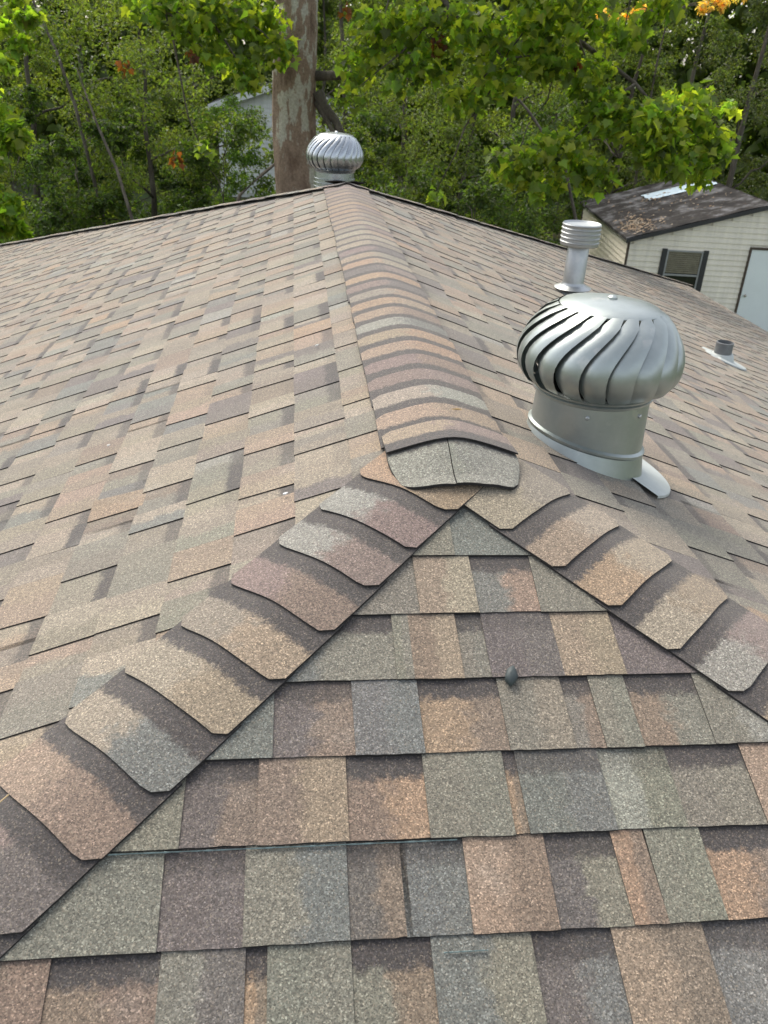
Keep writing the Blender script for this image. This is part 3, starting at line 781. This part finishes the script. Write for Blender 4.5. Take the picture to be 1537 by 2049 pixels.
def px(x, y, depth):     # helper used while laying the wood out: a place in the world at a given distance ahead
    return CAM + (FW + RT * (x - 768.5) / FPX - UP * (y - 1024.5) / FPX) * depth

# --- the big sycamore behind the far turbine
syc = empty('sycamore_tree', (-.28, 12.6, GZ), 'large sycamore with flaking pale bark behind the shiny turbine vent', 'tree')
B = Vector((-.28, 12.6, GZ))
def rel(p): return Vector(p) - B
tp = [(0, 0, 0), (.0, 0, .5), (.0, .02, 2), (-.02, .05, 4), (-.05, .0, 6.5), (.0, .1, 9), (.1, .1, 12)]
tr = [.52, .40, .355, .335, .315, .28, .20]
mb = MB(); nr, ns = 60, 34; V = []
for j in range(nr + 1):
    z = 12 * (j / nr); r = float(np.interp(z, [q[2] for q in tp], tr)); cx = float(np.interp(z, [q[2] for q in tp], [q[0] for q in tp]))
    for i in range(ns):
        a = 2 * math.pi * i / ns
        rr = r * (1 + .035 * math.sin(3 * a + z * .9) + .03 * math.sin(5 * a - z * 1.7) + .018 * math.sin(9 * a + z * 4.1) + U(-.008, .008)) + .05 * max(0, 1 - z) * (1 + math.sin(5 * a))
        V.append((cx + .03 * math.sin(z * 1.1) + rr * math.cos(a), rr * math.sin(a), z))
mb.add(V, [(j * ns + i, j * ns + (i + 1) % ns, (j + 1) * ns + (i + 1) % ns, (j + 1) * ns + i) for j in range(nr) for i in range(ns)] + [tuple(nr * ns + i for i in range(ns))])
trunk = mb.build('trunk', M_SYC, syc, True)
mb = MB(); limb(mb, rel((-.05, 12.5, .50)), rel((.62, 12.3, .56)), .075, .06, 0, 4, .1); mb.build('broken_limb', M_BARK, syc, True)
mb = MB(); limb(mb, rel((-.0, 12.4, .30)), rel((.42, 12.25, -.35)), .09, .05, 0, 5, .3); limb(mb, rel((.0, 12.4, .15)), rel((.30, 12.2, -.30)), .06, .03, 0, 4, .3); mb.build('broken_limb', M_BARK, syc, True)
mb = MB(); clus = []; crad = []
def spray(start, end, r0, sag, cl):
    pts = limb(mb, rel(start), rel(end), r0, .012, sag, 8, .22)
    for (x, y, dpt, r, n) in cl:
        p = Vector(px(x, y, dpt)); q = min(pts, key=lambda w_: (w_ - rel(p)).length)
        limb(mb, q, rel(p), .018, .006, .05, 4, .4)
        clus.append((rel(p), r, n))
spray((0, 12.5, 3.2), px(1330, 235, 11.6), .12, .25, [(1030, 330, 11.6, .42, 130), (1120, 300, 11.4, .45, 170), (1190, 350, 11.5, .36, 110), (1210, 225, 11.4, .45, 170), (1300, 250, 11.3, .50, 220), (1380, 215, 11.5, .45, 150), (1330, 310, 11.3, .42, 150), (1420, 290, 11.6, .38, 120), (1395, 345, 11.7, .30, 55), (1085, 375, 11.6, .28, 60), (1180, 150, 11.4, .40, 110), (1460, 215, 11.7, .20, 22)])
spray((0, 12.5, 2.6), px(1010, 120, 11.2), .09, .2, [(760, 60, 11.6, .45, 150), (850, 30, 11.4, .5, 170), (860, 120, 11.5, .42, 120), (950, 60, 11.2, .5, 170), (1000, 150, 11.3, .45, 130), (1060, 60, 11.2, .5, 160), (720, 130, 11.8, .35, 80), (930, 200, 11.4, .35, 60), (1100, 120, 11.2, .4, 120), (800, 160, 11.5, .25, 40), (868, 390, 12.0, .16, 10), (700, 190, 11.8, .25, 24)])
spray((0, 12.5, 3.6), px(1280, -60, 10.6), .1, .2, [(1150, 10, 10.8, .55, 170), (1330, 0, 10.6, .30, 60), (1250, 60, 11, .4, 100), (1080, -20, 10.7, .5, 120)])
spray((-.3, 12.5, 2.8), px(330, 20, 11.0), .09, .25, [(520, 40, 11.6, .42, 130), (440, 20, 11.3, .45, 150), (370, 40, 11.1, .42, 130), (480, 130, 11.5, .32, 60), (410, 100, 11.3, .26, 36), (560, 100, 11.6, .3, 60), (300, 10, 11, .35, 70), (500, 170, 11.6, .22, 26), (405, 300, 11.8, .18, 14)])
spray((0, 12.5, 5), (2.5, 10.5, 6.0), .14, .3, [(900, -260, 11, .9, 260), (1200, -260, 11, .9, 260), (600, -260, 11, .9, 260)])
spray((0, 12.5, 5.4), (-3.2, 11.5, 6.4), .14, .3, [(300, -240, 11, .9, 220), (60, -200, 11, .8, 180)])
spray((0, 12.6, 7), (1, 14.5, 9), .12, .3, [(700, -500, 13, 1.3, 350), (900, -600, 14, 1.3, 350), (500, -600, 14, 1.3, 350)])
mb.build('branch', M_BARK, syc, True)
P = np.concatenate([blobs(int(n * 1.5), [c], [r], .72) for c, r, n in clus]); n = len(P)
leaves('crown', P, rng.uniform(.06, .165, n), colours(n, (.14, .195, .036), .34, (.28, .30, .05), .28), LOBES, .45, syc, M_LEAF)
# a few browned leaf bunches hanging in the crown
for x, y, d, r, k_ in ((382, 108, 11.1, .07, 9), (350, 315, 11.6, .10, 16), (245, 135, 11.4, .10, 14), (875, 85, 11.2, .12, 18), (690, 15, 11.4, .1, 12), (1150, 130, 11.2, .1, 10)):
    P = blobs(k_, [rel(px(x, y, d))], [r], 1.2)
    leaves('dead_leaf_bunch', P, rng.uniform(.05, .10, k_), colours(k_, (.13, .045, .018), .25), LOBES, .8, syc, M_LEAF)

def tree(name, label, base, height, lean, r0, leaf_n, leaf_s, colr, zones, shape, group, alt=None, palt=.1, bark=None, droop=.3, mtl=None, nbr=9):
    """zones: list of (dx,dy,z,rx) clumps relative to the base"""
    t = empty(name, base, label, 'tree' if 'tree' in name else 'shrub', group)
    mb = MB(); top = Vector((lean[0], lean[1], height))
    pts = [Vector((lean[0] * f ** 1.3 + U(-.06, .06) * (f > 0), lean[1] * f ** 1.3, height * f)) for f in [i / 8 for i in range(9)]]
    mb.tube(pts, [r0 * (1 - .8 * i / 8) for i in range(9)], 9); mb.build('trunk', bark or M_BARK, t, True)
    cs, rs = [], []
    mb = MB()
    for i, (dx, dy, z, r) in enumerate(zones):
        q = min(pts, key=lambda p: abs(p.z - (z - r * .6))); e = Vector((dx, dy, z))
        if i < nbr: limb(mb, q, e, r0 * .35, .008, .1, 5, .3)
        for _ in range(7):
            v = rng.normal(0, 1, 3); v /= np.linalg.norm(v); k = r * rng.uniform(.3, 1.0)
            cs.append((dx + v[0] * k, dy + v[1] * k, z + v[2] * k * .8)); rs.append(r * rng.uniform(.22, .5))
    if mb.V: mb.build('branch', bark or M_BARK, t, True)
    P = blobs(leaf_n, cs, rs, .75)
    c = colours(leaf_n, colr, .28, alt, palt)
    leaves('crown', P, rng.uniform(.6, 1.25, leaf_n) * leaf_s, c, shape, droop, t, mtl or M_LEAF2)
    return t
def zones(h, z0, rad, n, rr=(.5, 1.1)):
    out = []
    for i in range(n):
        z = z0 + (h - z0) * (i + .5) / n; a = i * 2.4 + U(-.4, .4); k = rad * (.35 + .65 * math.sin(math.pi * min(1, (z - z0) / (h - z0 + .01) * .85 + .12))) * U(.5, 1)
        out.append((math.cos(a) * k, math.sin(a) * k, z, U(*rr)))
    return out
# left sapling crown hanging into the frame at the left edge
b0 = px(-170, 470, 12.6); b0 = (b0[0], b0[1], GZ)
zz = []
for (x, y, d, r) in ((20, 120, 11.8, .35), (-30, 200, 11.8, .5), (25, 260, 11.7, .32), (-10, 330, 11.6, .42), (25, 400, 11.6, .30), (10, 450, 11.7, .28), (-40, 60, 11.8, .5), (-90, 330, 11.8, .7), (-120, 150, 12, .8), (-150, -40, 12, .9), (40, 20, 11.6, .3)):
    p = px(x, y, d); zz.append((p[0] - b0[0], p[1] - b0[1], p[2] - GZ, r))
tree('sycamore_tree', 'yellow green young sycamore crown leaning in at the left edge', b0, 7.5, (.3, -.2), .11, 2400, .125, (.17, .24, .035), zz, LOBES, None, (.27, .30, .05), .25, None, .45, M_LEAF)
# the wood behind: many trees and shrubs, each its own thing
spec = [  # px, depth, height, radius, kind, label
 (60, 19, 7.5, 2.0, 0, 'dark fine leaved tree in the wood at the far left'),
 (180, 22, 8.5, 2.2, 1, 'olive green tree left of the leaning pale stem'),
 (300, 18, 6.2, 1.7, 0, 'dark bushy tree in the wood behind the left slope'),
 (385, 26, 8.5, 2.0, 2, 'grey green tree standing left of the white house'),
 (700, 20, 8.0, 1.9, 0, 'dark leafy tree just right of the big sycamore trunk'),
 (800, 25, 9.0, 2.4, 2, 'pale grey green tree behind the hanging sycamore sprays'),
 (910, 18.5, 5.4, 1.7, 0, 'dark shrub tree behind the far right hip'),
 (1010, 24, 8.5, 2.3, 1, 'olive tree above the flue pipe in the wood'),
 (1110, 28, 10, 2.4, 2, 'tall grey green tree behind the hanging leaf spray'),
 (1230, 25, 8.0, 2.2, 0, 'dark tree directly behind the shed roof'),
 (1350, 27, 9.5, 2.3, 2, 'grey green tree behind the tin strip on the shed'),
 (1470, 24, 9.5, 2.3, 3, 'dark cedar tree behind the right end of the shed'),
 (1580, 27, 10, 2.6, 3, 'dark cedar tree at the right edge of the wood'),
 (-60, 25, 9, 2.5, 1, 'olive tree at the left edge of the wood'),
 (650, 30, 8.0, 1.6, 0, 'dark tree hidden behind the big sycamore trunk'),
]
KC = [(.115, .140, .046), (.155, .178, .052), (.150, .178, .072), (.086, .100, .050)]
ALT = [(.15, .20, .045), (.20, .25, .05), (.17, .22, .09), (.09, .115, .05)]
for (x, d, h, r, kd, lab) in spec:
    p = px(x, 300, d); n = 13000
    nm = 'cedar_tree' if kd == 3 else 'woodland_tree'
    tree(nm, lab, (p[0], p[1], GZ), h, (U(-.5, .5), U(-.3, .3)), .045 + .007 * h, n, (.085, .10, .095, .08)[kd], KC[kd], zones(h, .35, r, 16, (.7, 1.25)), DIAM if kd == 3 else OVAL, 'trees of the wood behind the house', ALT[kd], .18)
# leaning thin stems with thin crowns
for (xa, ya, xb, yb, d, lab) in ((265, 440, 195, 250, 15.5, 'thin leaning pale stem behind the left slope'), (150, 210, 70, 10, 16, 'thin slanting stem near the top left corner'), (480, 390, 560, 320, 15, 'thin curved stem left of the big trunk'), (1130, 330, 980, 130, 17, 'thin bare slanting stem behind the sycamore sprays')):
    a, b = px(xa, ya, d), px(xb, yb, d)
    dirv = (b - a) / max(b[2] - a[2], .15); base = a - dirv * (a[2] - GZ) * .35; base[2] = GZ
    t = empty('sapling', base, lab, 'sapling', 'thin saplings in the wood')
    mb = MB(); mb.tube([(0, 0, 0), tuple((a - base) * .6 + np.array([.1, 0, -.2])), tuple(a - base), tuple((a + b) / 2 - base + np.array([.04, 0, .05])), tuple(b - base), tuple(b - base + (b - a) * .6)], [.04, .036, .032, .028, .024, .01], 8)
    mb.build('trunk', M_BARK, t, True)
    P = blobs(260, [tuple(b - base + (b - a) * k + rng.normal(0, .4, 3)) for k in (.3, .6, .9, 1.1)], [.5] * 4)
    leaves('crown', P, rng.uniform(.07, .12, len(P)), colours(len(P), (.07, .1, .03), .3), OVAL, .3, t, M_LEAF2)
# shrubs in front of the wood
shr = [(90, 16, 2.6, 'low dark shrub behind the left hip edge'), (360, 15.5, 2.4, 'low shrub behind the middle of the left hip edge'), (450, 26, 4.0, 'tall thin shrub in front of the white house wall'), (170, 16.5, 4.1, 'tall dark shrub between the two leaning stems'), (265, 19, 4.0, 'dense shrub under the left tree crowns'), (440, 18, 4.1, 'dense dark shrub at the foot of the white house'), (30, 18, 4.3, 'tall shrub beside the yellow green sycamore crown'), (690, 17.5, 4.2, 'tall shrub close behind the shiny turbine vent'), (960, 16.5, 3.9, 'tall dark shrub beyond the right hip, left of the flue'), (1060, 21, 4.4, 'tall shrub between the flue pipe and the wood'),
       (760, 16.5, 3.2, 'dark shrub right of the shiny turbine vent'), (880, 21, 3.6, 'wide shrub beyond the right hip edge'), (1020, 19, 3.0, 'dark shrub left of the shed'), (1110, 24, 3.2, 'dark shrub behind the shed corner'), (200, 27, 3.0, 'bright shrub seen through a gap in the left wood')]
for (x, d, h, lab) in shr:
    p = px(x, 400, d)
    tree('shrub', lab, (p[0], p[1], GZ), h * .8, (U(-.2, .2), 0), .03, 8000, .085, (.07, .10, .03) if d < 26 else (.14, .21, .05), zones(h, .2, 1.3, 9, (.5, .9)), OVAL, 'shrubs along the wood edge', (.07, .12, .03), .15)
# crown high at the right: evening sunlight painted into its amber leaf colour
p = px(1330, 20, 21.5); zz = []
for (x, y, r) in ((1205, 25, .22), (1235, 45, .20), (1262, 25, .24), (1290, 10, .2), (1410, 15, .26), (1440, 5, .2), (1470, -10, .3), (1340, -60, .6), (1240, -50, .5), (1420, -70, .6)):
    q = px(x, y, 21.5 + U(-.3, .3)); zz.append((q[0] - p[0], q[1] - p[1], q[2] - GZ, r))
tree('sun_tinted_tree', 'slender tree at the top right of the wood, evening sunlight painted into its leaf colour', (p[0], p[1], GZ), 7.6, (.1, 0), .06, 1500, .11, (.62, .40, .16), zz, OVAL, None, (.75, .58, .30), .35, None, .3, M_LEAF)
# the far wood as one mass
n = 80000
ang = rng.uniform(-.62, .72, n); dist = rng.uniform(38, 52, n)
P = np.stack([np.sin(ang) * dist, np.cos(ang) * dist, GZ + 17 * rng.random(n)], 1)
lump = np.sin(P[:, 0] * 1.3) + np.sin(P[:, 2] * 1.7 + P[:, 0]) + np.sin(P[:, 1] * 1.1)
P[:, 1] += lump * .8
o = leaves('far_wood', P, rng.uniform(.4, .75, n), colours(n, (.12, .155, .045), .35, (.12, .16, .04), .15), OVAL, .3, None, M_LEAF2); o['kind'] = 'stuff'

# ------------------------------------------------------------------ small things lying on the roof
def on_front(x, d, h): return Vector(to_world('F', x, d, h))
M_STRAW = simple('dry_pine_straw', (.50, .36, .17), .6, 0, .2, 40)
hip_o, hip_h, hip_t = hip_setup(-1)
Mh = frame(hip_o + hip_h * 1.16, hip_h)
pts = [Mh @ Vector(p) for p in ((.055, -.012, .012), (.050, .012, .018), (.040, .030, .022), (.022, .044, .023))]
tag(MB().tube([tuple(p) for p in pts], [.0011, .0012, .0012, .0008], 6).build('pine_needle', M_STRAW), 'curved dry pine needle on the lower left hip', 'pine needle')
# dark sealant lump on the third course
V = []; n = 10
c0 = on_front(.026, .628, .012)
mb = MB(); prof = [(.0135, -.004), (.0145, .002), (.012, .008), (.007, .012), (.0005, .013)]
mb.lathe(prof, 10)
mb.V = [(x * (1 + .25 * math.sin(7 * y * 100 + x * 90)) * .8, y * 1.35 * (1 + .2 * math.sin(x * 300)), z) for x, y, z in mb.V]
o = mb.build('sealant_lump', simple('dark_roof_sealant', (.05, .065, .065), .6), None, True); o.location = c0; o.rotation_euler = (math.atan(mf), 0, -.3)
tag(o, 'small dark lump of sealant on the front roof face', 'sealant')
# chalky bead of adhesive along one butt line and a short one below
M_CHALK = simple('pale_blue_adhesive', (.30, .40, .40), .8, 0, .5, 160)
for (xa, xb, d, lab) in ((-.66, -.11, .342 + 4 * EX + .004, 'thin pale blue adhesive line along a front shingle course'), (-.15, -.085, .342 + 5 * EX + .022, 'short pale blue adhesive mark under a front shingle course')):
    k = 60; V = []; F = []
    for i in range(k + 1):
        f = i / k; x = xa + (xb - xa) * f; wd = .0005 + .0009 * abs(math.sin(i * 1.3) * math.sin(i * .37 + 1)); h = .0075
        V += [tuple(on_front(x, d - wd, h)), tuple(on_front(x, d + wd, h)), tuple(on_front(x, d, h + .0025))]
    for i in range(k):
        a = 3 * i; F += [(a, a + 2, a + 5, a + 3), (a + 2, a + 1, a + 4, a + 5)]
    tag(ob('adhesive_bead', mesh('adhesive_bead', V, F), None, [M_CHALK]), lab, 'adhesive')
# pale chips
M_CHIP = simple('pale_chip', (.72, .72, .70), .7, 0, .15, 60)
for (face, t, d, s_, lab) in (('L', -.013, .405, .007, 'white chip lying low on the left slope near the hip'), ('L', 1.02, .30, .006, 'white chip on the left slope below the lifted tab'), ('L', .72, 1.0, .006, 'white fleck on the left slope among grey shingles')):
    mb = MB(); P0 = Vector(to_world(face, t, d, .0135))
    V = [P0 + Vector((s_ * math.cos(a) * r, s_ * math.sin(a) * r * .6, z + (.37 * s_ * math.cos(a) * r))) for z in (0, .003) for a, r in ((0, 1), (1.1, .8), (2.3, 1.1), (3.4, .7), (4.9, 1))]
    mb.add(V, [(4, 3, 2, 1, 0), (5, 6, 7, 8, 9)] + [(i, (i + 1) % 5, 5 + (i + 1) % 5, 5 + i) for i in range(5)])
    tag(mb.build('pale_chip', M_CHIP), lab, 'chip')
# a wisp of dry leaf on the ridge
mb = MB(); q0 = Vector((.02, .155, .022))
mb.add([q0, q0 + Vector((.018, -.004, .004)), q0 + Vector((.030, -.010, .002)), q0 + Vector((.016, -.010, .003))], [(0, 3, 2, 1)])
mb.add([v + Vector((0, 0, .0015)) for v in map(Vector, mb.V[:4])], [(0, 1, 2, 3)])
tag(mb.build('dry_leaf', M_STRAW), 'scrap of dry leaf on the near ridge caps', 'leaf')
